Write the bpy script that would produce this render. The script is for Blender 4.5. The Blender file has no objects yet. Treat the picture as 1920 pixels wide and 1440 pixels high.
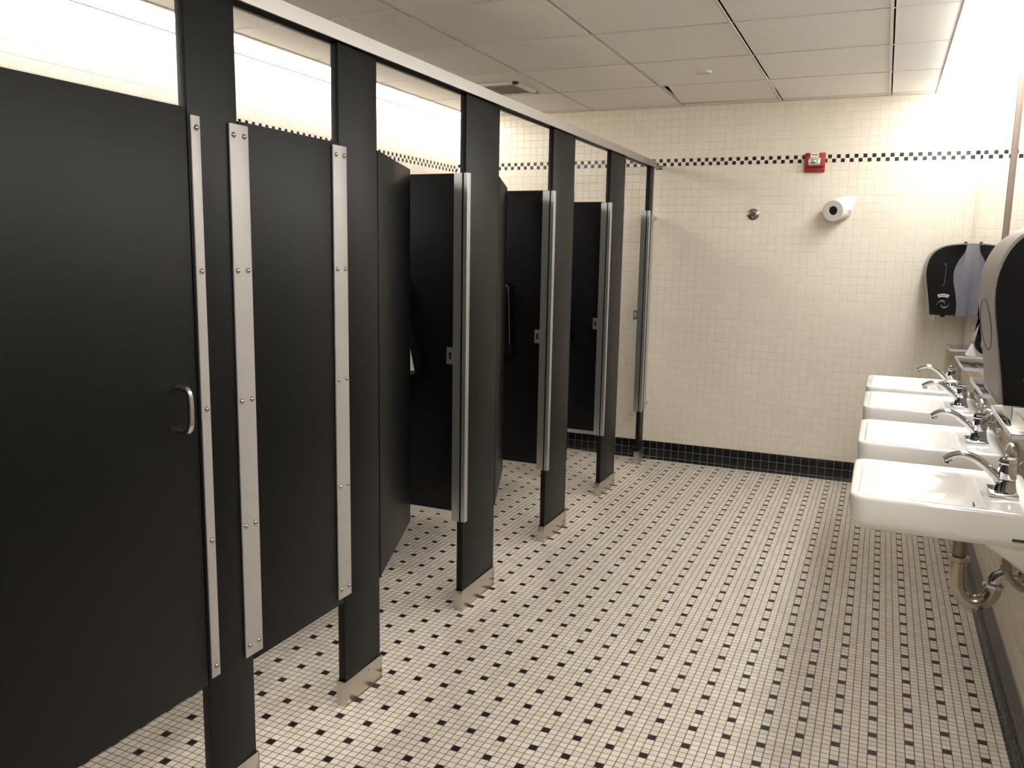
import bpy, bmesh, math, random
from mathutils import Vector, Matrix
random.seed(7)
IN = 0.0254                       # everything below is laid out in inches
PI = math.pi
scene = bpy.context.scene
col = scene.collection

# ------------------------------------------------------------------ camera
F_PX, YAW, PITCH, ROLL = 1571.45, 0.411774, 0.155477, 0.018898
CAM = (20.822, -119.228, 56.595)
def make_camera():
    ca, sa, cb, sb, cc, sc = math.cos(YAW), math.sin(YAW), math.cos(PITCH), math.sin(PITCH), math.cos(ROLL), math.sin(ROLL)
    fwd = Vector((-sa*cb, ca*cb, -sb)); right = Vector((ca, sa, 0)); up = right.cross(fwd)
    r = cc*right + sc*up; u = -sc*right + cc*up
    cam = bpy.data.cameras.new('camera'); o = bpy.data.objects.new('camera', cam); col.objects.link(o)
    cam.sensor_width = 36; cam.sensor_fit = 'HORIZONTAL'; cam.lens = F_PX/1920*36
    cam.clip_start = 0.02; cam.clip_end = 50
    m = Matrix(((r.x, u.x, -fwd.x, CAM[0]*IN), (r.y, u.y, -fwd.y, CAM[1]*IN), (r.z, u.z, -fwd.z, CAM[2]*IN), (0, 0, 0, 1)))
    o.matrix_world = m
    scene.camera = o
make_camera()

# ------------------------------------------------------------------ world, view, lamp strength
w = bpy.data.worlds.new('world'); scene.world = w; w.use_nodes = True
w.node_tree.nodes['Background'].inputs[0].default_value = (0.0, 0.0, 0.0, 1)
w.node_tree.nodes['Background'].inputs[1].default_value = 0.0
scene.view_settings.view_transform = 'Standard'
scene.view_settings.look = 'None'
scene.view_settings.gamma = 1
scene.view_settings.use_curve_mapping = False
scene.view_settings.exposure = 0.15
LIGHT_RIGHT, LIGHT_LEFT = 13.5, 21.0
LIGHT_COLOR = (1.0, 1.0, 0.985)
scene.cycles.max_bounces = 10
scene.cycles.diffuse_bounces = 6
scene.cycles.glossy_bounces = 5

# ------------------------------------------------------------------ room dimensions (inches)
XL, XR, YB, YF, H = -97.5, 39.75, 107.76, -150.0, 95.29
SX0, SX1 = -91.3, 29.1            # inner edges of the two luminous ceiling slots
PX = -36.67                       # front face of the stall fronts

# ------------------------------------------------------------------ materials
def srgb(r, g, b):
    f = lambda c: (c/255/12.92) if c/255 <= 0.04045 else ((c/255+0.055)/1.055)**2.4
    return (f(r), f(g), f(b), 1)

class Nodes:
    def __init__(s, name):
        s.m = bpy.data.materials.new(name); s.m.use_nodes = True
        s.t = s.m.node_tree; s.b = s.t.nodes['Principled BSDF']
    def link(s, a, b): s.t.links.new(a, b)
    def n(s, typ, **kw):
        x = s.t.nodes.new(typ)
        for k, v in kw.items(): setattr(x, k, v)
        return x
    def math(s, op, a, b=None, c=None):
        x = s.n('ShaderNodeMath', operation=op)
        for i, v in enumerate((a, b, c)):
            if v is None: continue
            if isinstance(v, (int, float)): x.inputs[i].default_value = v
            else: s.link(v, x.inputs[i])
        return x.outputs[0]
    def mix(s, f, a, b):
        x = s.n('ShaderNodeMix', data_type='RGBA')
        for i, v in ((0, f), (6, a), (7, b)):
            if isinstance(v, (int, float, tuple)): x.inputs[i].default_value = v
            else: s.link(v, x.inputs[i])
        return x.outputs[2]
    def mixf(s, f, a, b):
        x = s.n('ShaderNodeMix', data_type='FLOAT')
        for i, v in ((0, f), (2, a), (3, b)):
            if isinstance(v, (int, float)): x.inputs[i].default_value = v
            else: s.link(v, x.inputs[i])
        return x.outputs[0]
    def pos(s):
        g = s.n('ShaderNodeNewGeometry'); v = s.n('ShaderNodeVectorMath', operation='SCALE')
        s.link(g.outputs['Position'], v.inputs[0]); v.inputs['Scale'].default_value = 1/IN
        q = s.n('ShaderNodeSeparateXYZ'); s.link(v.outputs[0], q.inputs[0])
        return v.outputs[0], q.outputs
    def frac(s, u, u0, p):
        q = s.math('DIVIDE', s.math('SUBTRACT', u, u0), p)
        return s.math('FRACT', q), s.math('FLOOR', q)
    def inside(s, fu, g):           # soft 1 inside the tile, 0 in the joint
        d = s.math('ABSOLUTE', s.math('SUBTRACT', fu, 0.5))
        x = s.n('ShaderNodeMapRange'); x.interpolation_type = 'SMOOTHSTEP'
        s.link(d, x.inputs[0]); x.inputs[1].default_value = 0.5-g*0.35; x.inputs[2].default_value = 0.5-g*1.1
        x.inputs[3].default_value = 0; x.inputs[4].default_value = 1
        return x.outputs[0]
    def rand(s, a, b):
        c = s.n('ShaderNodeCombineXYZ'); s.link(a, c.inputs[0]); s.link(b, c.inputs[1])
        q = s.n('ShaderNodeTexWhiteNoise', noise_dimensions='2D'); s.link(c.outputs[0], q.inputs['Vector'])
        return q.outputs['Value']
    def bump(s, h, strength, dist):
        b = s.n('ShaderNodeBump'); b.inputs['Strength'].default_value = strength; b.inputs['Distance'].default_value = dist*IN
        s.link(h, b.inputs['Height']); s.link(b.outputs[0], s.b.inputs['Normal'])
    def noise(s, vec, scale, detail=3):
        q = s.n('ShaderNodeTexNoise'); q.inputs['Scale'].default_value = scale; q.inputs['Detail'].default_value = detail
        if vec is not None: s.link(vec, q.inputs['Vector'])
        return q.outputs[0]

def simple(name, color, rough=0.5, metal=0.0, nscale=0.0, nstr=0.0, bump=0.0, coat=0.0, spec=None):
    m = Nodes(name); b = m.b
    b.inputs['Roughness'].default_value = rough; b.inputs['Metallic'].default_value = metal
    if spec is not None: b.inputs['Specular IOR Level'].default_value = spec
    if coat: b.inputs['Coat Weight'].default_value = coat; b.inputs['Coat Roughness'].default_value = 0.05
    if nscale:
        v, _ = m.pos(); f = m.noise(v, nscale)
        d = tuple(max(0, c*(1-nstr)) for c in color[:3])+(1,); u = tuple(min(1, c*(1+nstr)) for c in color[:3])+(1,)
        m.link(m.mix(f, d, u), b.inputs['Base Color'])
        if bump: m.bump(f, 0.5, bump)
    else:
        b.inputs['Base Color'].default_value = color
    return m.m

def wall_material(name, axis, u0, dz=0.0, relief=0.6):
    m = Nodes(name); v, q = m.pos(); u, z = q[axis], m.math('SUBTRACT', q[2], dz)
    fu, iu = m.frac(u, u0, 2.02)
    above = m.math('GREATER_THAN', z, 82.08); low = m.math('GREATER_THAN', z, 80.06)
    fva, iva = m.frac(z, 82.08, 2.0); fvb, ivb = m.frac(z, 80.06, 2.0)
    fv = m.mixf(above, fvb, fva)
    border = m.math('SUBTRACT', low, above)
    body = m.math('MULTIPLY', m.inside(fu, 0.045), m.inside(fv, 0.045))
    f2, i2 = m.frac(u, u0, 1.01); f3, i3 = m.frac(z, 80.06, 1.01)
    small = m.math('MULTIPLY', m.inside(f2, 0.085), m.inside(f3, 0.085))
    ins = m.mixf(border, body, small)
    par = m.math('FLOORED_MODULO', i2, 2.0)
    black = m.math('MULTIPLY', m.math('MULTIPLY', m.math('COMPARE', par, i3, 0.1), border), m.math('GREATER_THAN', small, 0.35))
    r = m.rand(iu, m.math('ADD', ivb, iva))
    tile = m.mix(r, srgb(231, 222, 206), srgb(235, 227, 212))
    body_c = m.mix(ins, srgb(224, 213, 194), tile)
    c = m.mix(black, body_c, srgb(36, 31, 36))
    m.link(c, m.b.inputs['Base Color'])
    rr = m.mixf(ins, 0.7, 0.22); m.link(rr, m.b.inputs['Roughness'])
    m.b.inputs['Specular IOR Level'].default_value = 0.35
    hn = m.math('ADD', ins, m.math('MULTIPLY', m.noise(v, 0.35, 1), 0.6))
    m.bump(hn, relief, 0.07)
    return m.m

def base_material(name, axis, u0):
    m = Nodes(name); v, q = m.pos(); u, z = q[axis], q[2]
    fu, iu = m.frac(u, u0, 2.02); fv, iv = m.frac(z, 0.72, 2.2)
    ins = m.math('MULTIPLY', m.inside(fu, 0.035), m.inside(fv, 0.035))
    r = m.rand(iu, iv)
    tile = m.mix(r, srgb(12, 13, 17), srgb(22, 22, 26))
    m.link(m.mix(ins, srgb(112, 108, 100), tile), m.b.inputs['Base Color'])
    m.link(m.mixf(ins, 0.8, 0.25), m.b.inputs['Roughness'])
    m.bump(ins, 0.3, 0.05)
    return m.m

def floor_material():
    m = Nodes('mosaic_floor'); v, q = m.pos()
    wob = m.math('MULTIPLY', m.math('SUBTRACT', m.noise(v, 0.12, 2), 0.5), 0.10)
    u = m.math('ADD', q[0], wob); y = m.math('ADD', q[1], wob)
    fu, iu = m.frac(u, -0.5, 1.0); fv, iv = m.frac(y, -0.5, 1.0)
    ins = m.math('MULTIPLY', m.inside(fu, 0.07), m.inside(fv, 0.07))
    bx = m.math('LESS_THAN', m.math('FLOORED_MODULO', iu, 4.0), 0.5)
    by = m.math('LESS_THAN', m.math('FLOORED_MODULO', iv, 4.0), 0.5)
    black = m.math('MULTIPLY', bx, by)
    r = m.rand(iu, iv)
    white = m.mix(r, srgb(214, 204, 190), srgb(232, 224, 211))
    dirt = m.noise(v, 0.05, 4)
    white = m.mix(m.math('MULTIPLY', dirt, 0.30), white, srgb(192, 180, 160))
    t = m.mix(black, white, srgb(30, 25, 30))
    m.link(m.mix(ins, srgb(98, 82, 72), t), m.b.inputs['Base Color'])
    m.link(m.mixf(ins, 0.8, 0.42), m.b.inputs['Roughness'])
    m.b.inputs['Specular IOR Level'].default_value = 0.4
    m.bump(ins, 0.3, 0.04)
    return m.m

def ceiling_material():
    m = Nodes('ceiling_tile_board'); v, q = m.pos()
    f = m.noise(v, 4.0, 5); g = m.noise(v, 0.06, 2)
    c = m.mix(f, srgb(234, 229, 223), srgb(248, 244, 239))
    c = m.mix(m.math('MULTIPLY', g, 0.25), c, srgb(226, 216, 209))
    m.link(c, m.b.inputs['Base Color']); m.b.inputs['Roughness'].default_value = 0.9
    m.bump(f, 0.5, 0.05)
    return m.m

def brushed(name, color, rough, axis=2):
    m = Nodes(name); v, q = m.pos()
    mp = m.n('ShaderNodeMapping'); m.link(v, mp.inputs[0])
    s = [6, 6, 6]; s[axis] = 0.05; mp.inputs['Scale'].default_value = s
    f = m.noise(mp.outputs[0], 4.0, 4)
    m.link(m.mix(f, tuple(c*0.9 for c in color[:3])+(1,), color), m.b.inputs['Base Color'])
    m.link(m.mixf(f, rough*0.8, rough*1.2), m.b.inputs['Roughness'])
    m.b.inputs['Metallic'].default_value = 1.0
    return m.m

def emit(name, color, strength):
    m = Nodes(name); m.b.inputs['Base Color'].default_value = (0.8, 0.8, 0.8, 1)
    m.b.inputs['Emission Color'].default_value = tuple(color)+(1,)
    m.b.inputs['Emission Strength'].default_value = strength
    return m.m

M = {}
M['wall_back'] = wall_material('cream_wall_tile_back', 0, 6.88)
M['wall_side'] = wall_material('cream_wall_tile_side', 1, 19.485, 0.0, 0.15)
M['wall_left'] = wall_material('cream_wall_tile_left', 1, 30.02, -0.45, 0.3)
M['base_back'] = base_material('black_base_tile_back', 0, 6.88)
M['base_side'] = base_material('black_base_tile_side', 1, 19.485)
M['entry'] = simple('dim_entry_shade', srgb(74, 68, 62), 0.6, nscale=0.5, nstr=0.04)  # dark tone stands in for a dim camera end, cuts bright reflections
M['floor'] = floor_material()
M['ceiling'] = ceiling_material()
M['grid'] = simple('painted_grid', srgb(216, 210, 202), 0.55, nscale=0.5, nstr=0.03)
M['panel'] = simple('black_panel', (0.0034, 0.0034, 0.0033, 1), 0.44, nscale=3.0, nstr=0.25, bump=0.012, spec=0.23)
M['edge'] = simple('black_panel_edge', (0.0025, 0.0025, 0.0025, 1), 0.5, nscale=2.0, nstr=0.2, spec=0.2)
M['alu'] = simple('satin_strip', srgb(172, 169, 166), 0.45, metal=0.25, nscale=0.4, nstr=0.04)
M['alu_rail'] = brushed('anodised_rail', srgb(192, 188, 183), 0.42, axis=1)
M['alu_channel'] = simple('channel_aluminium', srgb(190, 190, 188), 0.36, metal=0.85, nscale=0.6, nstr=0.05)
M['steel'] = brushed('brushed_steel', srgb(206, 200, 190), 0.30, axis=1)
M['handle_steel'] = simple('handle_steel', (0.72, 0.71, 0.69, 1), 0.22, metal=1.0, nscale=0.8, nstr=0.04)
M['chrome'] = simple('chrome', (0.62, 0.62, 0.63, 1), 0.07, metal=1.0, nscale=0.8, nstr=0.04)
M['bright_chrome'] = simple('bright_chrome', (0.85, 0.85, 0.85, 1), 0.14, metal=0.9, nscale=0.8, nstr=0.04)
M['old_chrome'] = simple('dull_chrome', srgb(176, 168, 156), 0.20, metal=1.0, nscale=1.2, nstr=0.18)
M['nickel'] = simple('aged_nickel', srgb(146, 138, 126), 0.3, metal=1.0, nscale=1.5, nstr=0.2)
M['porcelain'] = simple('porcelain', srgb(243, 240, 235), 0.12, nscale=0.2, nstr=0.01, coat=0.5)
M['mirror'] = simple('mirror_glass', (0.88, 0.89, 0.88, 1), 0.015, metal=1.0, nscale=0.05, nstr=0.01)
M['brown'] = simple('mirror_edge_board', srgb(150, 132, 120), 0.5, nscale=1.0, nstr=0.05)
M['black_plastic'] = simple('black_gloss_plastic', (0.004, 0.004, 0.0045, 1), 0.26, nscale=2, nstr=0.1, spec=0.28)
M['grey_plastic'] = simple('grey_shell_plastic', srgb(128, 122, 115), 0.4, nscale=0.6, nstr=0.1)
M['lilac_plastic'] = simple('blue_grey_plastic', srgb(112, 109, 118), 0.38, nscale=0.6, nstr=0.04)
M['plastic_and_reflection'] = simple('pale_plastic_and_reflection', srgb(205, 203, 204), 0.4, nscale=1, nstr=0.03)
M['dark_grey'] = simple('dark_grey_relief', srgb(78, 76, 74), 0.3, nscale=2, nstr=0.1)
M['badge'] = simple('badge_silver', srgb(196, 196, 194), 0.45, nscale=3, nstr=0.05)
M['ink'] = simple('dark_ink', srgb(60, 58, 62), 0.6, nscale=2, nstr=0.1)
M['red'] = simple('alarm_red', srgb(158, 36, 32), 0.4, nscale=1, nstr=0.05)
M['white_paper'] = simple('white_paper', srgb(238, 234, 228), 0.8, nscale=2, nstr=0.02)
M['roll_grey'] = simple('roll_end_white', srgb(216, 210, 204), 0.7, nscale=3, nstr=0.03)
M['void'] = simple('hollow_shade', (0.004, 0.004, 0.004, 1), 0.9, nscale=1, nstr=0.1)  # near-black paints the shade inside hollows
M['clear'] = simple('strobe_lens', srgb(214, 214, 206), 0.12, metal=0.4, nscale=3, nstr=0.15)
M['vent_grey'] = simple('vent_grille_grey', srgb(150, 140, 126), 0.6, nscale=1, nstr=0.05)
M['light_r'] = emit('lit_diffuser_right', LIGHT_COLOR, LIGHT_RIGHT)
M['light_l'] = emit('lit_diffuser_left', LIGHT_COLOR, LIGHT_LEFT)

# ------------------------------------------------------------------ geometry helpers
class G:
    """collects shapes (in inches, world space) into one mesh"""
    def __init__(s): s.bm = bmesh.new()
    def merge(s, b):
        me = bpy.data.meshes.new('t'); b.to_mesh(me); b.free(); s.bm.from_mesh(me); bpy.data.meshes.remove(me)
    def box(s, x0, x1, y0, y1, z0, z1, bev=0.0, seg=2, mat=None, mi=0):
        b = bmesh.new(); bmesh.ops.create_cube(b, size=1)
        for v in b.verts:
            v.co = Vector(((x0+x1)/2+v.co.x*(x1-x0), (y0+y1)/2+v.co.y*(y1-y0), (z0+z1)/2+v.co.z*(z1-z0)))
        if bev: bmesh.ops.bevel(b, geom=b.edges[:], offset=bev, segments=seg, profile=0.5, affect='EDGES')
        if mat is not None: b.transform(mat)
        for f in b.faces: f.material_index = mi
        s.merge(b); return s
    def rings(s, rings, cap0=True, cap1=True, close=True, mi=0):
        b = s.bm; R = [[b.verts.new(Vector(p)) for p in r] for r in rings]
        n = len(R[0]); rng = range(n) if close else range(n-1)
        for a, c in zip(R, R[1:]):
            for i in rng:
                f = b.faces.new((a[i], a[(i+1) % n], c[(i+1) % n], c[i])); f.material_index = mi
        if cap0: b.faces.new(R[0][::-1]).material_index = mi
        if cap1: b.faces.new(R[-1]).material_index = mi
        return s
    def prism(s, prof, axis, a, b, bev=0.0, mi=0):
        """profile of 2-D points extruded along axis from a to b"""
        def p3(p, t):
            if axis == 0: return (t, p[0], p[1])
            if axis == 1: return (p[0], t, p[1])
            return (p[0], p[1], t)
        k = bmesh.new()
        A = [k.verts.new(p3(p, a)) for p in prof]; B = [k.verts.new(p3(p, b)) for p in prof]
        n = len(prof)
        for i in range(n): k.faces.new((A[i], A[(i+1) % n], B[(i+1) % n], B[i]))
        fa = k.faces.new(A[::-1]); fb = k.faces.new(B)
        if bev:
            bmesh.ops.bevel(k, geom=list(fa.edges)+list(fb.edges), offset=bev, segments=2, profile=0.5, affect='EDGES')
        for f in k.faces: f.material_index = mi
        bmesh.ops.recalc_face_normals(k, faces=k.faces[:])
        s.merge(k); return s
    def lathe(s, prof, origin, axis, n=28):
        """prof: list of (radius, distance along axis)"""
        ax = Vector(axis).normalized(); t = Vector((0, 0, 1)) if abs(ax.z) < 0.9 else Vector((1, 0, 0))
        e1 = ax.cross(t).normalized(); e2 = ax.cross(e1); o = Vector(origin)
        rg = [[o+ax*d+(e1*math.cos(2*PI*i/n)+e2*math.sin(2*PI*i/n))*max(r, 1e-3) for i in range(n)] for r, d in prof]
        k = G(); k.rings(rg); bmesh.ops.recalc_face_normals(k.bm, faces=k.bm.faces[:]); s.merge(k.bm); return s
    def tube(s, pts, rad, n=16, flat=1.0, cap=True):
        P = [Vector(p) for p in pts]
        if isinstance(rad, (int, float)): rad = [rad]*len(P)
        up = Vector((0, 1, 0)); rg = []
        for i, p in enumerate(P):
            d = (P[min(i+1, len(P)-1)]-P[max(i-1, 0)]).normalized()
            e1 = d.cross(up)
            if e1.length < 0.05: e1 = d.cross(Vector((1, 0, 0)))
            e1.normalize(); e2 = d.cross(e1)
            rg.append([p+(e1*math.cos(2*PI*j/n)*flat+e2*math.sin(2*PI*j/n))*rad[i] for j in range(n)])
        k = G(); k.rings(rg, cap, cap); bmesh.ops.recalc_face_normals(k.bm, faces=k.bm.faces[:]); s.merge(k.bm); return s

def smooth_path(pts, sub=6):
    P = [Vector(p) for p in pts]; out = []
    for i in range(len(P)-1):
        p0, p1, p2, p3 = P[max(i-1, 0)], P[i], P[i+1], P[min(i+2, len(P)-1)]
        for k in range(sub):
            t = k/sub
            out.append(0.5*((2*p1)+(-p0+p2)*t+(2*p0-5*p1+4*p2-p3)*t*t+(-p0+3*p1-3*p2+p3)*t**3))
    out.append(P[-1]); return out

LOC = {}
def obj(name, g, mat, parent=None, label=None, origin=None, angle=35):
    """link one mesh object; its geometry is given in world inches"""
    me = bpy.data.meshes.new(name)
    base = Vector(LOC.get(parent.name, (0, 0, 0))) if parent else Vector(origin or (0, 0, 0))
    g.bm.transform(Matrix.Translation(-base)); g.bm.transform(Matrix.Scale(IN, 4))
    g.bm.to_mesh(me); g.bm.free()
    for m in (mat if isinstance(mat, (list, tuple)) else [mat]): me.materials.append(M[m])
    me.polygons.foreach_set('use_smooth', [True]*len(me.polygons))
    me.set_sharp_from_angle(angle=math.radians(angle))
    o = bpy.data.objects.new(name, me); col.objects.link(o)
    if parent:
        o.parent = parent; LOC[o.name] = tuple(base)
    else:
        o.location = base*IN; LOC[o.name] = tuple(base)
    if label: o['label'] = label
    return o
def tag(o, label, cat, group=None):
    o['label'] = label; o['category'] = cat
    if group: o['group'] = group
    return o
def thing(name, label, cat, loc, group=None):
    o = bpy.data.objects.new(name, None); col.objects.link(o); o.empty_display_size = 0.05
    o.location = Vector(loc)*IN; LOC[o.name] = tuple(loc)
    return tag(o, label, cat, group)
def struct(name, g, mat):
    o = obj(name, g, mat); o['kind'] = 'structure'; return o
def copy_tree(o, parent=None):
    c = o.copy(); col.objects.link(c)
    if parent: c.parent = parent
    for ch in list(o.children): copy_tree(ch, c)
    return c
def dup(root, loc, label, group=None):
    c = copy_tree(root); c.location = Vector(loc)*IN; c['label'] = label; LOC[c.name] = tuple(loc)
    if group: c['group'] = group
    return c

# ------------------------------------------------------------------ room shell
struct('floor', G().box(XL-4, XR+4, YF-4, YB+4, -4, 0), 'floor')
struct('wall_back', G().box(XL-4, XR+4, YB, YB+4, 0, H+3), 'wall_back')
struct('wall_front', G().box(XL-4, XR+4, YF-4, YF, 0, H+3), 'entry')
struct('wall_left', G().box(XL-4, XL, YF, YB, 0, H+3), 'wall_left')
struct('wall_right', G().box(XR, XR+4, YF, YB, 0, H+3), 'wall_side')
def cove(d, n=6):                  # (distance from wall, height): straight face, then a cove out to the floor
    p = [(0, 0), (0, 5.1), (0.22, 5.1), (0.28, 5.0), (0.30, 1.1)]
    for i in range(1, n+1):
        a = i/n*PI/2
        p.append((0.30+(d-0.30)*(1-math.cos(a)), 1.1*(1-math.sin(a))+0.03))
    p.append((d, 0)); return p
struct('baseboard_back', G().prism([(YB-a, b) for a, b in cove(0.9)], 0, XL, XR), 'base_back')
struct('baseboard_right', G().prism([(XR-a, b) for a, b in cove(1.35)], 1, YF, YB-0.9), 'base_side')
struct('baseboard_left', G().prism([(XL+a, b) for a, b in cove(0.9)], 1, YF, YB-0.9), 'base_side')
# ceiling boards laid in a grid
XS = [SX0, -80.1, -55.4, -30.45, -5.95, 18.9, SX1]
YS = [YF] + [30.7+24.6*k for k in range(-7, 4)] + [YB]
g = G()
for i in range(len(XS)-1):
    for j in range(len(YS)-1):
        if i == 3 and j == len(YS)-3: continue           # the shifted board is built below
        x0, x1, y0, y1 = XS[i]+0.42, XS[i+1]-0.3, YS[j]+0.12, YS[j+1]-0.12
        if y1-y0 < 1: continue
        g.box(x0, x1, y0, y1, H+0.12, H+0.85, 0.06, 1)
struct('ceiling', g, 'ceiling')
g = G()
for x in XS[1:-1]:
    if x < -20: g.box(x-0.36, x+(0.02 if x > -40 else 0.48), YF, YB, H+0.80, H+0.95)
    else: g.box(x-0.30, x+0.14, YF, YB, H-0.12, H+0.10)
for x in (SX0, SX1): g.box(x-0.4, x+0.4, YF, YB, H-0.1, H+3)
struct('trim_1', g, 'grid')
g = G()
for y in YS[1:-1]: g.box(SX0, SX1, y-0.14, y+0.14, H+0.0, H+0.09)
g.box(SX0, SX1, YB-0.7, YB, H-0.02, H+0.09); g.box(SX0, SX1, YF, YF+0.7, H-0.02, H+0.09)
struct('trim_2', g, 'grid')
struct('trim_4', G().box(XL, XL+0.25, YF, YB, H-1.45, H-1.3), 'brown')
struct('trim_3', G().box(XL-4, XR+4, YF-4, YB+4, H+6.0, H+7.0), 'void')      # near-black sheet above the boards; its colour stands in for plenum shade
yy0, yy1 = YS[-3]+0.1, YS[-2]-0.1
g = G(); mt = Matrix.Translation((-17.8, (yy0+yy1)/2, H+0.3)) @ Matrix.Rotation(0.085, 4, 'Z') @ Matrix.Rotation(-0.012, 4, 'Y')
g.box(-11.6, 11.9, -12.0, 12.0, -0.1, 0.6, 0.06, 1, mt)
tag(obj('ceiling_tile', g, 'ceiling', origin=(-18.0, (yy0+yy1)/2, H)), 'crooked ceiling board near the back wall with a dark gap along one edge', 'ceiling tile')

# luminous ceiling slots
def slot(x0, x1, mat, label, drop):
    t = thing('ceiling_light', label, 'ceiling light', ((x0+x1)/2, (YF+YB)/2, H), 'long luminous ceiling slots along the side walls')
    obj('diffuser', G().box(x0+0.7, x1-0.7, YF+0.5, YB-0.3, H-drop, H+0.6, 0.15, 2), mat, t)
    obj('frame', G().box(x0, x1, YF, YB, H+0.7, H+1.2), 'grid', t)
slot(XL, SX0-0.4, 'light_l', 'glowing ceiling slot above the stalls against the left wall', 0.25)
slot(SX1+0.4, XR, 'light_r', 'glowing ceiling slot above the row of sinks against the right wall', 1.2)

# ------------------------------------------------------------------ toilet stalls
ZT, ZB, PT = 68.6, 14.2, 1.0                             # door and panel heights, panel thickness
RAIL0, RAIL1 = 79.35, 80.95
PIL = [('black stall post at the far left of the headrail beyond the pull-handle door', -107.0, -95.6),
       ('nearest black stall post right of the door with the pull handle', -60.5, -54.2),
       ('black stall post right of the closed panel with two silver screw strips', -37.75, -29.9),
       ('black stall post between the first and second open stalls', -6.0, 5.7),
       ('black stall post between the second and third open stalls', 29.6, 41.4),
       ('black stall post between the third and last open stalls', 65.2, 76.6),
       ('narrow black stall post standing against the back wall', 99.4, 103.4)]
def screws(part, ys, x, zs=(67.1, 54.35, 41.5, 28.6, 15.7)):
    for z in zs:
        for y in ys:
            g = G().lathe([(0.0, 0.22), (0.12, 0.20), (0.23, 0.12), (0.29, 0.0), (0.29, -0.02)], (x, y, z), (1, 0, 0), 12)
            obj('screw', g, 'old_chrome', part)
def latch_channel(t, y, zlo=14.6, zhi=68.1):
    """aluminium stop channel on the latch edge of a post, with the slotted keeper"""
    g = G().prism([(PX+0.38, y+0.85), (PX+0.38, y-0.05), (PX+0.30, y-0.13), (PX-1.9, y-0.13), (PX-1.9, y-0.01), (PX+0.02, y-0.01), (PX+0.02, y+0.9), (PX+0.3, y+0.9)], 2, zlo, zhi)
    c = obj('stop_channel', g, 'alu_channel', t)
    g = G().box(PX-0.52, PX-0.30, y-0.22, y-0.12, zlo-0.1, zhi+0.1)
    obj('rubber_bumper', g, 'edge', c)
    g = G(); a, b = PX-2.95, PX-1.85
    g.box(a, b, y-0.14, y-0.02, 41.35, 42.1); g.box(a, b, y-0.14, y-0.02, 39.5, 40.25)
    g.box(a, a+0.38, y-0.14, y-0.02, 40.25, 41.35); g.box(b-0.32, b, y-0.14, y-0.02, 40.25, 41.35)
    obj('latch_keeper', g, 'alu_channel', t)
posts = []
for i, (lab, y0, y1) in enumerate(PIL):
    t = thing('stall_post', lab, 'stall post', (PX-0.5, (y0+y1)/2, 0), 'black posts along the stall fronts')
    posts.append(t)
    obj('post_panel', G().box(PX-PT, PX, y0, y1, 0.6, RAIL0, 0.05, 2), 'panel', t)
    sh = 3.75 if i < 6 else 4.1
    g = G()
    g.box(PX+0.02, PX+0.16, y0-0.32, y1+0.25, 0.0, sh-0.5, 0.03); g.box(PX-PT-0.16, PX-PT-0.02, y0-0.32, y1+0.25, 0.0, sh-0.5, 0.03)
    g.box(PX-PT-0.16, PX+0.16, y0-0.34, y0-0.22, 0.0, sh-0.5, 0.03); g.box(PX-PT-0.16, PX+0.16, y1+0.13, y1+0.25, 0.0, sh-0.5, 0.03)
    s = obj('steel_shoe', g, 'steel', t)
    g = G().lathe([(0.0, 0.06), (0.09, 0.05), (0.12, 0.0)], (PX+0.16, (y0+y1)/2+1.0 if i < 6 else y1-1, sh-1.2), (1, 0, 0), 10)
    obj('screw', g, 'nickel', s)
for i in (3, 4, 5, 6): latch_channel(posts[i], PIL[i][1])
# screw strip at the pull-handle door, fixed to the nearest post
s = obj('screw_strip', G().box(PX+0.02, PX+0.2, -60.3, -59.2, 14.6, 68.15, 0.03), 'alu', posts[1])
screws(s, (-59.68,), PX+0.2)
# wall channel on the last post
obj('wall_channel', G().prism([(PX+0.3, 101.6), (PX+0.3, 103.9), (PX-1.4, 103.9), (PX-1.4, 103.5), (PX+0.1, 103.5), (PX+0.1, 101.6)], 2, 14.8, 67.4), 'alu_channel', posts[6])
for za, zb_, yb_ in ((66.0, 67.0, YB-0.02), (15.4, 16.4, YB-0.02), (0.8, 3.0, YB-0.95)):
    obj('wall_bracket', G().box(PX-0.9, PX-0.1, 103.4, yb_, za, zb_), 'steel', posts[6])

# closed panel between the two nearest posts
t = thing('closed_panel', 'narrow fixed black panel held by two wide silver screw strips', 'stall panel', (PX-0.5, -46, ZB))
obj('panel', G().box(PX-PT, PX, -54.0, -37.95, 13.7, 68.5, 0.05, 2), 'panel', t)
for a, b, ys in ((-55.45, -52.9, (-54.93, -53.5)), (-39.15, -36.55, (-38.6, -37.05))):
    s = obj('screw_strip', G().box(PX+0.02, PX+0.2, a, b, 14.5, 68.15, 0.03), 'alu', t)
    screws(s, ys, PX+0.2)

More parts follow.
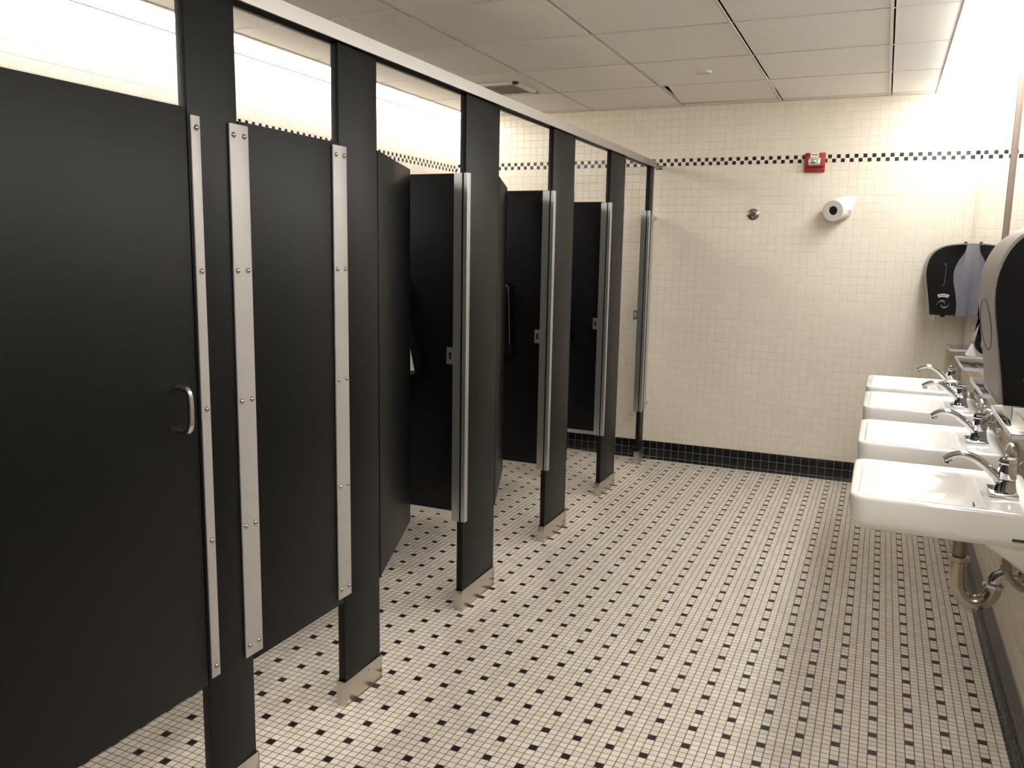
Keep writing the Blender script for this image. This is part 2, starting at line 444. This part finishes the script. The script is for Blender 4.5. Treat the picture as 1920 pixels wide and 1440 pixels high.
# doors
def d_handle(part_parent, y, xf):
    pts = smooth_path([(xf, y, 44.0), (xf+0.55, y, 44.05), (xf+1.25, y, 43.8), (xf+1.5, y, 43.0), (xf+1.5, y, 41.0), (xf+1.25, y, 40.2), (xf+0.55, y, 39.95), (xf, y, 40.0)], 5)
    g = G().tube(pts, 0.29, 12)
    obj('pull_handle', g, 'handle_steel', part_parent)
t = thing('stall_door', 'big closed black stall door with a chrome pull handle, at far left', 'stall door', (PX-0.5, -95.4, ZB), 'stall doors')
obj('door_panel', G().box(PX-PT, PX-0.02, -95.3, -60.62, 14.0, 68.75, 0.05, 2), 'panel', t)
d_handle(t, -63.0, PX-0.02)
obj('hinge', G().lathe([(0.3, 0), (0.3, 53)], (PX-PT-0.2, -95.15, 15.0), (0, 0, 1), 12), 'alu_channel', t)
DOORS = [(-29.75, 'black stall door swung into the first open stall, the widest in view'),
         (5.85, 'black stall door swung into the second open stall, a sliver behind its post'),
         (41.55, 'black stall door swung into the third open stall, nearly hidden by its post'),
         (76.75, 'black stall door of the last stall before the back wall, nearly hidden')]
d0 = None
for y, lab in DOORS:
    if d0 is None:
        t = thing('stall_door', lab, 'stall door', (PX-0.55, y, ZB), 'stall doors'); d0 = t
        obj('door_panel', G().box(PX-0.98, PX-0.02, y+0.1, y+23.4, 14.0, 68.6, 0.05, 2), 'panel', t)
        obj('hinge', G().lathe([(0.22, 0), (0.22, 53)], (PX-PT-0.15, y+0.12, 14.8), (0, 0, 1), 12), 'alu_channel', t)
        g = G().box(PX-1.2, PX-0.98, y+21.2, y+23.2, 39.9, 41.9, 0.04).box(PX-1.55, PX-1.2, y+21.9, y+22.2, 40.3, 41.5, 0.04)
        obj('slide_latch', g, 'chrome', t)
    else:
        t = dup(d0, (PX-0.55, y, ZB), lab)
    t.rotation_euler = (0, 0, math.radians(21.0))

# dividing panels
def divider(y, lab, trim=False):
    t = thing('stall_divider', lab, 'stall divider', (-70, y, ZB), 'black dividers between the stalls')
    obj('panel', G().box(XL+0.6, PX-PT-2.2, y-0.5, y+0.5, ZB, ZT, 0.05, 2), 'panel', t)
    for z in (17, 65):
        g = G().box(PX-PT-3.4, PX-PT, y+0.5, y+0.75, z, z+2.5, 0.04).box(PX-PT-0.14, PX-PT, y+0.5, y+1.9, z, z+2.5, 0.04)
        obj('post_bracket', g, 'alu_channel', t)
    for z in (17, 40, 65):
        obj('wall_bracket', G().box(XL+0.02, XL+1.6, y-0.75, y+0.75, z, z+2.5, 0.04), 'alu_channel', t)
    if trim:
        g = G().box(XL+0.7, PX-PT-0.5, y-0.68, y-0.51, 13.3, 14.35).box(XL+0.7, PX-PT-0.5, y-0.68, y+0.68, 13.3, 13.5).box(XL+0.7, PX-PT-0.5, y+0.51, y+0.68, 13.3, 14.35)
        obj('edge_channel', g, 'alu', t)
divider(-33.8, 'black divider behind the post right of the closed panel')
divider(0.0, 'black divider between the first two open stalls, wedge dispenser on it')
divider(35.5, 'black divider between the second and third open stalls, round-topped dispenser on it')
divider(71.0, 'black divider with a silver channel along its bottom edge', True)

# headrail
t = thing('headrail', 'long silver rail running along the tops of all the stall posts', 'rail', (PX, -20, RAIL0))
g = G().prism([(PX+0.32, RAIL0), (PX+0.6, RAIL0), (PX+0.6, RAIL1), (PX-1.5, RAIL1), (PX-1.5, RAIL0), (PX-1.2, RAIL0), (PX-1.2, RAIL1-0.25), (PX+0.32, RAIL1-0.25)], 1, YF, 103.4)
obj('rail', g, 'alu_rail', t)
obj('rail_shadow', G().box(PX-1.19, PX+0.31, YF, 103.3, RAIL0+0.03, RAIL0+0.5), 'edge', t)  # black filler puts the shadow inside the rail into colour
g = G().box(PX-0.5, PX+0.55, 103.2, YB-0.02, RAIL0+0.05, RAIL0+0.9, 0.05).box(PX-0.5, PX+1.1, YB-0.2, YB-0.02, RAIL0-0.1, RAIL0+1.0, 0.05)
obj('wall_bracket', g, 'old_chrome', t)

# dispensers on the dividers
t = thing('paper_dispenser', 'steel paper dispenser with a slanted side on the first divider', 'paper dispenser', (-53, -0.5, 37))
obj('housing', G().prism([(-60, 36.9), (-45.9, 36.9), (-46.1, 39.6), (-46.55, 40.0), (-48.5, 48.0), (-50.5, 53.0), (-60, 53.0)], 1, -3.0, -0.51, 0.05), 'edge', t)
obj('front_plate', G().prism([(-59.6, 37.6), (-47.1, 37.6), (-47.3, 38.3), (-48.9, 45.5), (-50.6, 50.5), (-59.6, 50.5)], 1, -3.12, -3.0), 'plastic_and_reflection', t)  # pale tone stands in for the bright wall reflected in steel
obj('tray', G().box(-59.4, -46.9, -3.7, -3.0, 37.0, 37.6, 0.08), 'steel', t)
t = thing('paper_dispenser', 'dark round-topped paper dispenser in the second open stall, steel tray below', 'paper dispenser', (-52, 35, 36))
prof = [(-56.0, 36.0), (-45.9, 36.0), (-46.35, 49.0)]+[(-47.6+1.25*math.cos(a), 49.2+1.4*math.sin(a)) for a in (0.3, 0.7, 1.1, 1.5)]+[(-56.0, 50.8)]
obj('housing', G().prism(prof, 1, 33.0, 34.99, 0.05), 'black_plastic', t)  # black stands in for dark surroundings mirrored in polished steel
g = G().tube(smooth_path([(-46.3, 32.9, 38.4), (-46.75, 32.9, 49.0), (-47.4, 32.9, 50.1), (-48.2, 32.9, 50.4), (-55.8, 32.9, 50.4)], 4), 0.10, 8)
obj('edge_trim', g, 'old_chrome', t)
obj('tray', G().box(-55.8, -46.6, 31.4, 33.0, 36.4, 37.6, 0.1), 'chrome', t)
t = thing('paper_dispenser', 'dark paper dispenser just showing in the third open stall', 'paper dispenser', (-52, 70.4, 36))
obj('housing', G().prism([(-56, 36), (-45.9, 36), (-46.2, 38.2), (-46.9, 47.0), (-48.0, 48.4), (-56, 48.6)], 1, 68.5, 70.49, 0.05), 'black_plastic', t)
obj('tray', G().box(-55.8, -46.3, 67.5, 68.5, 36.4, 37.8, 0.1), 'edge', t)

# ------------------------------------------------------------------ fittings on the back wall
t = thing('fire_alarm', 'red fire alarm strobe on the back wall over the checkered border', 'fire alarm', (2.95, YB, 80.1))
obj('back_box', G().box(0.55, 5.4, YB-0.9, YB-0.01, 77.8, 82.45, 0.12), 'red', t)
obj('raised_housing', G().prism([(0.95, 79.0), (5.05, 79.0), (5.05, 81.5), (4.2, 82.3), (1.8, 82.3), (0.95, 81.5)], 1, YB-1.9, YB-0.88, 0.15), 'red', t)
obj('strobe_lens', G().box(1.55, 4.35, YB-2.35, YB-1.88, 79.35, 81.1, 0.25, 3), 'clear', t)
obj('reflector', G().lathe([(0.0, 0.30), (0.30, 0.27), (0.52, 0.12), (0.6, 0.0)], (2.75, YB-2.3, 80.2), (0, -1, 0), 20), 'chrome', t)
obj('label_plate', G().box(1.95, 3.95, YB-2.02, YB-1.88, 81.2, 82.35), 'white_paper', t)
g = G()
for k in range(9): g.box(2.2+k*0.17, 2.2+k*0.17+(0.11 if k % 3 else 0.06), YB-2.05, YB-2.01, 81.62+(0.04 if k % 2 else 0), 82.0)
obj('label_print', g, 'ink', t)

t = thing('wall_hook', 'small round nickel wall fitting with a hooked knob on the back wall', 'wall hook', (-11.2, YB, 67.5))
obj('rosette', G().lathe([(1.45, 0), (1.45, 0.12), (1.3, 0.22), (0.5, 0.3), (0, 0.3)], (-11.2, YB, 67.5), (0, -1, 0), 32), 'nickel', t)
g = G().lathe([(0.34, 0.2), (0.30, 0.7), (0.42, 1.1), (0.40, 1.5), (0.2, 1.7), (0, 1.72)], (-11.1, YB, 67.95), (0, -1, 0.15), 18)
g.box(-11.75, -11.45, YB-0.9, YB-0.25, 68.4, 69.0, 0.08)
obj('knob', g, 'nickel', t)
obj('set_screw', G().lathe([(0.2, 0.25), (0.2, 0.45), (0.0, 0.5)], (-11.45, YB, 66.75), (0, -1, 0), 12), 'chrome', t)

t = thing('paper_roll', 'white paper roll sticking out of the back wall, torn sheet at its upper right', 'paper roll', (8.6, YB, 68.4))
g = G(); rg = []
c0, c1, R, rh, n = Vector((8.3, YB-5.6, 68.1)), Vector((10.2, YB-0.1, 68.7)), 2.55, 1.07, 40
ax = (c0-c1).normalized(); e1 = ax.cross(Vector((0, 0, 1))).normalized(); e2 = e1.cross(ax)
def ring(c, r, d=0): return [c+ax*d+(e1*math.cos(2*PI*i/n)+e2*math.sin(2*PI*i/n))*r for i in range(n)]
g.rings([ring(c1, R), ring(c0, R, -0.1), ring(c0, R-0.12), ring(c0, rh+0.06), ring(c0, rh, -0.05), ring(c0, rh, -3.5)])
bmesh.ops.recalc_face_normals(g.bm, faces=g.bm.faces[:])
obj('roll', g, 'roll_grey', t)
obj('core_shade', G().rings([ring(c0, rh-0.02, -0.35), ring(c0, rh-0.02, -3.4)]), 'void', t)  # black plug paints the shade of the open core
g = G(); g.rings([ring(c1, R+0.1, 0.9), ring(c1, R+0.1, 1.5)], False, False)
obj('outer_wrap', g, 'white_paper', t)
# loose sheet with a serrated edge
A, D = Vector((8.4, YB-5.2, 70.75)), Vector((10.9, YB-5.0, 67.9))
B, Cc = Vector((13.4, YB-2.6, 71.6)), Vector((12.3, YB-2.9, 68.2))
g = G(); N, K = 22, 8; grid = []
for i in range(N+1):
    v = i/N; p, q = A.lerp(D, v), B.lerp(Cc, v); row = []
    for k in range(K+1):
        u_ = k/K; pt = p.lerp(q, u_)
        pt = pt+Vector((0.25, 0, 0.45))*math.sin(u_*PI)*(1-v*0.6)
        if k == K: pt = pt+(q-p).normalized()*(0.34 if i % 2 else -0.14)
        row.append(g.bm.verts.new(pt))
    grid.append(row)
for i in range(N):
    for k in range(K): g.bm.faces.new((grid[i][k], grid[i+1][k], grid[i+1][k+1], grid[i][k+1]))
so = obj('torn_sheet', g, 'white_paper', t)
md = so.modifiers.new('thickness', 'SOLIDIFY'); md.thickness = 0.03*IN

# ------------------------------------------------------------------ ceiling fittings
t = thing('ceiling_vent', 'square ceiling vent with a grey grille above the headrail', 'air vent', (-64.8, 70.7, H))
x0, x1, y0, y1 = -71.5, -59.4, 64.0, 77.2
g = G().box(x0, x0+1.3, y0, y1, H-0.45, H+0.1, 0.1).box(x1-1.3, x1, y0, y1, H-0.45, H+0.1, 0.1).box(x0, x1, y0, y0+1.3, H-0.45, H+0.1, 0.1).box(x0, x1, y1-1.3, y1, H-0.45, H+0.1, 0.1)
obj('vent_frame', g, 'grid', t)
g = G()
k = x0+1.5
while k < x1-1.4:
    g.box(k, k+0.34, y0+1.2, y1-1.2, H-0.3, H+0.05); k += 0.78
g.box(x0+1.2, x1-1.2, y0+1.2, y1-1.2, H+0.0, H+0.08)
obj('grille', g, 'vent_grey', t)
t = thing('sprinkler_cap', 'small round white cap in the ceiling near the crooked board', 'sprinkler', (-17.6, 67.2, H))
obj('cap', G().lathe([(0, 0.55), (1.55, 0.5), (1.7, 0.35), (1.7, 0.0), (1.2, -0.12)], (-17.6, 67.2, H+0.1), (0, 0, -1), 32), 'grid', t)

# ------------------------------------------------------------------ sinks
def rrect(x0, x1, y0, y1, z, r, n=6, rb=None):
    """rounded rectangle ring; rb = radius of the two corners at the wall side (x1)"""
    rb = r if rb is None else rb; out = []
    for cx, cy, a0, q in ((x1-rb, y1-rb, 0, rb), (x0+r, y1-r, PI/2, r), (x0+r, y0+r, PI, r), (x1-rb, y0+rb, 1.5*PI, rb)):
        for i in range(n+1):
            a = a0+i/n*PI/2; out.append((cx+q*math.cos(a), cy+q*math.sin(a), z))
    return out
ZS = 33.0
def make_sink(yc, lab):
    t = thing('wall_sink', lab, 'sink', (XR, yc, ZS), 'white sinks in a row on the right wall')
    x0, x1, h = 19.4, 36.9, 9.0
    R = []
    R.append(rrect(x0+3, x1-2, yc-h+2, yc+h-2, 29.3, 1.0, rb=0.8))
    R.append(rrect(x0+1.2, x1-0.5, yc-h+1.0, yc+h-1.0, 29.35, 1.4, rb=0.8))
    R.append(rrect(x0+0.5, x1-0.2, yc-h+0.4, yc+h-0.4, 29.65, 1.5, rb=0.8))
    R.append(rrect(x0+0.12, x1, yc-h+0.1, yc+h-0.1, 30.4, 1.6, rb=0.8))
    R.append(rrect(x0, x1, yc-h, yc+h, 32.6, 1.7, rb=0.8))
    R.append(rrect(x0+0.05, x1-0.05, yc-h+0.05, yc+h-0.05, 32.85, 1.65, rb=0.8))
    R.append(rrect(x0+0.2, x1-0.2, yc-h+0.2, yc+h-0.2, ZS, 1.55, rb=0.7))
    R.append(rrect(x0+0.85, x1-0.7, yc-h+0.85, yc+h-0.85, ZS, 1.3, rb=0.6))
    R.append(rrect(x0+1.1, x1-1.0, yc-h+1.05, yc+h-1.05, ZS-0.22, 1.3, rb=0.6))
    R.append(rrect(x0+1.25, 31.9, yc-h+1.2, yc+h-1.2, ZS-0.35, 1.4, rb=1.2))
    R.append(rrect(x0+1.45, 31.6, yc-h+1.4, yc+h-1.4, ZS-0.8, 1.4, rb=1.3))
    R.append(rrect(x0+1.9, 31.2, yc-h+1.8, yc+h-1.8, ZS-2.6, 1.6, rb=1.6))
    R.append(rrect(x0+2.8, 30.6, yc-h+2.6, yc+h-2.6, ZS-3.25, 1.8, rb=1.8))
    g = G().rings(R, True, True)
    bmesh.ops.recalc_face_normals(g.bm, faces=g.bm.faces[:])
    # deeper trough and foot toward the wall
    g.rings([rrect(31.0, 36.9, yc-h+0.6, yc+h-0.6, 29.7, 1.2), rrect(32.0, 36.9, yc-h+0.8, yc+h-0.8, 29.0, 1.2), rrect(33.8, 36.9, yc-h+1.4, yc+h-1.4, 27.9, 1.0), rrect(35.4, 36.9, yc-h+2.2, yc+h-2.2, 26.6, 0.6)][::-1])
    obj('basin', g, 'porcelain', t, angle=50)
    # faucet
    fx = 34.15
    g = G().lathe([(1.15, -0.3), (1.15, 0.05), (1.02, 0.35), (0.92, 0.9), (0.9, 1.25)], (fx, yc, ZS), (0, 0, 1), 28)
    g.box(fx-1.6, fx+1.1, yc-2.0, yc+2.0, ZS-0.32, ZS+0.12, 0.14, 3)
    f = obj('faucet', g, 'chrome', t)
    obj('valve_body', G().lathe([(0.0, 1.27), (0.86, 1.3), (0.94, 1.45), (0.88, 2.4), (0.78, 2.9)], (fx, yc, ZS), (0, 0, 1), 28), 'chrome', f)
    pts = smooth_path([(fx-0.4, yc, ZS+0.9), (33.2, yc, ZS+1.5), (32.2, yc, ZS+2.45), (31.1, yc, ZS+3.2), (30.0, yc, ZS+3.5), (29.1, yc, ZS+3.3), (28.3, yc, ZS+2.75)], 6)
    n_ = len(pts); obj('spout', G().tube(pts, [0.72-0.22*i/(n_-1) for i in range(n_)], 16, 0.72), 'chrome', f)
    obj('aerator', G().lathe([(0.36, 0), (0.36, 0.35), (0.28, 0.36)], (28.72, yc, ZS+2.72), (-0.15, 0, -1), 16), 'chrome', f)
    g = G().lathe([(0.80, 2.88), (0.86, 3.0), (0.80, 3.35), (0.72, 3.5), (0, 3.55)], (fx, yc, ZS), (0, 0, 1), 8)
    g.lathe([(0.12, 3.5), (0.10, 3.75), (0.14, 3.82), (0.0, 3.92)], (fx-0.2, yc, ZS), (0, 0, 1), 12)
    obj('faucet_handle', g, 'chrome', f)
    g = G().lathe([(0.0, 0.03), (0.9, 0.03), (0.95, 0)], (27.0, yc, ZS-3.24), (0, 0, 1), 20)
    obj('drain', g, 'chrome', t)
    obj('overflow_hole', G().box(31.33, 31.45, yc-1.3, yc-0.1, ZS-1.75, ZS-1.5, 0.03), 'ink', t)
    # concealed-arm carriers: chrome sleeves on the wall
    for dy in (-6, 6.3):   # one each side of the bowl
        g = G().lathe([(0.0, -0.02), (1.85, -0.02), (1.85, 0.4), (1.7, 1.0), (1.2, 1.4), (0.85, 1.45), (0.85, 2.9)], (XR, yc+dy, 30.2), (-1, 0, 0), 28)
        obj('carrier_sleeve', g, 'bright_chrome', t)
    # curved support arm and bracket under the back
    g = G().tube(smooth_path([(34.6, yc-3, 26.9), (34.7, yc-3, 25.6), (35.4, yc-3, 24.4), (36.6, yc-3, 23.7), (XR, yc-3, 23.5)], 5), 0.3, 10, 1.2)
    g.lathe([(0.55, -0.3), (0.55, 0.3)], (34.6, yc-3, 25.9), (0, 1, 0), 12)
    obj('support_arm', g, 'nickel', t)
    # drain tailpiece and trap
    tx = 30.6
    g = G().lathe([(1.25, 0), (1.25, 0.35), (0.95, 0.6), (0.8, 0.65)], (tx, yc, 29.6), (0, 0, -1), 24)
    g.lathe([(0.72, 0.6), (0.72, 4.2)], (tx, yc, 29.6), (0, 0, -1), 20)
    p = obj('drain_pipe', g, 'nickel', t)
    obj('slip_nut', G().lathe([(0.85, 0), (1.15, 0.1), (1.15, 0.55), (0.95, 0.7)], (tx, yc, 25.5), (0, 0, -1), 8), 'old_chrome', p)
    pts = smooth_path([(tx, yc, 25.0), (tx, yc, 23.2), (tx+0.25, yc, 21.8), (tx+1.0, yc, 20.75), (tx+2.0, yc, 20.5), (tx+3.0, yc, 21.0), (tx+3.5, yc, 22.0), (tx+3.55, yc, 22.7)], 6)
    g = G().tube(pts, 0.82, 18); g.lathe([(0.5, 0), (0.5, 0.6), (0.35, 0.7)], (tx+1.7, yc, 20.0), (0, 0, -1), 8)
    obj('trap_bend', g, 'old_chrome', t)
    pts = smooth_path([(tx+3.55, yc, 22.6), (tx+3.6, yc, 23.3), (tx+4.0, yc, 24.0), (tx+4.8, yc, 24.35), (tx+5.8, yc, 24.15)], 6)
    g = G().tube(pts, 0.72, 18)
    g.lathe([(1.0, 0), (1.1, 0.12), (1.1, 0.35), (0.95, 0.45)], (tx+3.55, yc, 22.5), (0, 0, 1), 20)
    obj('trap_elbow', g, 'chrome', t)
    g = G().tube([(tx+5.6, yc, 24.2), (XR, yc, 23.4)], 0.62, 16)
    g.lathe([(0.9, 0), (0.95, 0.1), (0.95, 0.5), (0.8, 0.6)], (tx+5.5, yc, 24.25), (1, 0, -0.15), 8)
    obj('wall_pipe', g, 'nickel', t)
    obj('stop_valve', G().lathe([(0.35, -1.6), (0.35, 1.0), (0.5, 1.05), (0.5, 1.6), (0.2, 1.7)], (38.2, yc-1.6, 23.2), (0, 0, -1), 14), 'nickel', t)
    return t
s0 = make_sink(-21.0, 'nearest white wall sink, with its chrome trap pipe showing underneath')
s1 = dup(s0, (XR, 6.5, ZS), 'second white wall sink, just behind the nearest one')
s2 = dup(s0, (XR, 36.0, ZS), 'third white wall sink, with the lever of its tap pointing into the room')
s3 = dup(s0, (XR, 59.6, ZS), 'farthest white wall sink, closest to the back wall')
for ch in s2.children:
    if ch.name.startswith('faucet'):
        LOC[ch.name] = (XR, 36.0, ZS)
        g = G().tube(smooth_path([(34.2, 36, 36.6), (33.0, 36, 36.9), (31.4, 36, 36.75), (30.9, 36, 36.5)], 4), [0.5]*12+[0.34], 12, 0.45)
        o = obj('lever', g, 'chrome', s2); o.parent = ch
o = obj('maker_mark', G().box(34.0, 35.9, -30.02, -29.96, 30.35, 30.62, 0.02), 'ink', s0, 'small grey printed mark')

# ------------------------------------------------------------------ mirrors, shelves
MIRRORS = [(45.0, 93.5, 'tall wall mirror nearest the back wall, reaching the ceiling slot'),
           (-12.0, 36.0, 'tall wall mirror behind the large near towel dispenser')]
for y0, y1, lab in MIRRORS:
    t = thing('wall_mirror', lab, 'mirror', (XR, (y0+y1)/2, 36.0), 'tall mirrors over the sinks')
    obj('backing', G().box(XR-1.1, XR-0.02, y0, y1, 36.0, H-0.2, 0.03), 'brown', t)
    obj('mirror_glass', G().box(XR-1.24, XR-1.1, y0+0.05, y1-0.05, 36.05, H-0.25, 0.0), 'mirror', t)
SH = [(95.3, 106.5, None), (58.5, 79.0, None), (23.5, 43.5, None), (-8.3, 12.5, None)]
labs = ['farthest steel shelf, by the back wall under the towel dispenser', 'steel shelf over the farthest sink below the mirror',
        'steel shelf over the third sink', 'nearest steel shelf, at the right edge under the big towel dispenser']
sh0 = None
for (y0, y1, _), lab in zip(SH, labs):
    t = thing('wall_shelf', lab, 'shelf', (XR, y0, 36.7), 'steel shelves over the sinks')
    xw = XR-0.02 if y0 > 94 else XR-1.25
    g = G().box(35.95, xw, y0, y1, 36.72, 36.82, 0.02)
    obj('shelf_plate', g, 'chrome', t)
    g = G().box(35.87, 35.97, y0, y1, 36.2, 36.85, 0.02).box(35.87, xw, y0, y0+0.1, 36.2, 36.85, 0.02).box(35.87, xw, y1-0.1, y1, 36.2, 36.85, 0.02)
    obj('shelf_lip', g, 'plastic_and_reflection', t)
    for ya in (y0+2, y1-2.2):
        obj('shelf_bracket', G().box(xw-1.6, xw, ya, ya+0.2, 36.1, 36.72, 0.03), 'steel', t)

# ------------------------------------------------------------------ towel dispensers
def towel_dispenser(yn, yf, lab):
    zb, zt, xb = 44.4, 60.5, XR-0.02
    t = thing('towel_dispenser', lab, 'towel dispenser', (XR, (yn+yf)/2, zb), 'towel dispensers on the right wall')
    # outer front curve in (x, z), from bottom front up and back to the wall
    curve = smooth_path([(30.75, 0, zb), (30.5, 0, 46.5), (29.95, 0, 50.0), (29.45, 0, 53.5), (29.6, 0, 56.0), (30.6, 0, 58.3), (32.6, 0, 59.8), (35.5, 0, zt-0.1), (38.0, 0, zt)], 5)
    out = [(p.x, p.z) for p in curve]
    xs = 37.3
    g = G().prism(out+[(xb, zt), (xb, zb)], 1, yn+0.12, yf-0.12, 0.1)
    obj('grey_shell', g, 'grey_plastic', t, 'grey front cover')
    # black cheek: inset from the front, with an S-shaped rear edge
    inn = []
    for i, (a, b) in enumerate(out[:-4]):
        k = i/(len(out)-5); inn.append((a+0.28*(1-k)+0.1, b-0.25*k if i else zb+0.0))
    back = [(p.x, p.z) for p in smooth_path([(37.3, 0, zt-0.25), (37.0, 0, 58.6), (35.9, 0, 56.6), (35.2, 0, 54.4), (35.3, 0, 52.0), (35.9, 0, 49.3), (36.3, 0, 46.8), (36.3, 0, zb)], 5)]
    for y_a, y_b, nm in ((yn-0.12, yn+0.2, 'black_cheek'), (yf-0.2, yf+0.12, 'black_cheek')):
        c = obj(nm, G().prism(inn+back, 1, y_a, y_b, 0.05), 'black_plastic', t)
        if y_a < yn:
            first = c
    lil = [(p, q) for p, q in back]+[(xb, zb), (xb, zt)]
    obj('blue_grey_side', G().prism(lil, 1, yn-0.06, yn+0.2, 0.03), 'lilac_plastic', t)
    g = G().tube(smooth_path([(33.1, yn-0.14, 55.9), (33.5, yn-0.14, 55.7), (33.55, yn-0.14, 54.0), (33.5, yn-0.14, 51.6), (33.3, yn-0.14, 51.0), (33.05, yn-0.14, 51.3)], 4), 0.09, 8)
    obj('window_slot', g, 'dark_grey', first)
    # arched silver badge and swirl emblem
    g = G(); A1 = []
    for i in range(15):
        a = math.radians(122-i*64/14); A1.append((a, 0))
    c = (33.55, 47.1)
    pa = [(c[0]+1.45*math.cos(a)*1.15, c[1]+1.45*math.sin(a)) for a, _ in A1]; pb = [(c[0]+2.15*math.cos(a)*1.1, c[1]+2.15*math.sin(a)) for a, _ in A1][::-1]
    obj('badge', G().prism(pa+pb, 1, yn-0.18, yn-0.12), 'badge', first)
    g = G()
    for k in range(5):
        a = math.radians(112-k*11); x_, z_ = c[0]+1.8*math.cos(a)*1.12, c[1]+1.8*math.sin(a)
        g.box(x_-0.09, x_+0.09, yn-0.21, yn-0.18, z_-0.2, z_+0.2)
    obj('badge_print', g, 'ink', first)
    g = G()
    for s_ in (0, PI):
        pts = [(c[0]+0.05+math.cos(s_+a)*(0.25+0.95*a/3.4), yn-0.16, c[1]-0.25+math.sin(s_+a)*(0.25+0.95*a/3.4)) for a in [i*3.4/14 for i in range(15)]]
        g.tube(pts, [0.06+0.17*math.sin(PI*i/14) for i in range(15)], 8)
    obj('swirl_emblem', g, 'dark_grey', first)
    obj('bottom_knob', G().lathe([(0.55, 0), (0.55, 0.35), (0.3, 0.5)], (33.8, yn+1.2, zb), (0, 0, -1), 12), 'black_plastic', t)
    g = G()
    for x_ in (37.0, ): g.box(x_-0.3, x_+0.3, yn+0.4, yn+0.8, zt-0.05, zt+0.4, 0.05)
    obj('top_latch', g, 'ink', t)
    # round seam on the front cover
    pts = [(30.0, (yn+yf)/2+0.4+4.4*math.cos(a), 50.9+2.3*math.sin(a)) for a in [i*2*PI/24 for i in range(25)]]
    def xf(z):
        for (a, b), (a2, b2) in zip(out, out[1:]):
            if b <= z <= b2: return a+(a2-a)*(z-b)/(b2-b+1e-9)
        return out[0][0]
    obj('cover_seam', G().tube([(xf(p[2])-0.0, p[1], p[2]) for p in pts], 0.05, 6), 'ink', t)
    obj('paper_tail', G().box(32.2, 32.3, yn+3, yf-3, zb-1.8, zb+0.3), 'white_paper', t)
    return t
towel_dispenser(94.2, 106.4, 'towel dispenser by the back wall, black side with a swirl emblem')
towel_dispenser(-37.2, -25.6, 'large near towel dispenser cut off by the right edge of the view')

# soap dispenser
t = thing('soap_dispenser', 'black soap dispenser peeking out left of the near towel dispenser', 'soap dispenser', (XR, 40.2, 41.5))
prof = [(p.x, p.z) for p in smooth_path([(37.6, 0, 41.2), (36.3, 0, 41.8), (35.5, 0, 43.1), (35.9, 0, 45.0), (36.6, 0, 47.0), (36.5, 0, 50.5), (37.0, 0, 52.0), (38.0, 0, 52.6)], 5)]
obj('body', G().prism(prof+[(XR-0.02, 52.6), (XR-0.02, 41.2)], 1, 37.6, 42.6, 0.2), 'black_plastic', t)
g = G(); pin = [(a-0.13, b) for a, b in prof[:-3]]
g.prism(pin+[(a, b) for a, b in prof[:-3]][::-1], 1, 37.9, 42.3, 0.05)
obj('grey_front', g, 'grey_plastic', t)
obj('push_bar', G().prism([(34.6, 41.0), (36.0, 41.0), (35.9, 43.6), (35.75, 43.7)], 1, 38.4, 41.9, 0.08), 'plastic_and_reflection', t)
obj('round_window', G().lathe([(1.1, 0), (1.1, 0.1), (0.9, 0.14), (0, 0.14)], (37.4, 37.62, 43.2), (0, -1, 0), 24), 'grey_plastic', t)
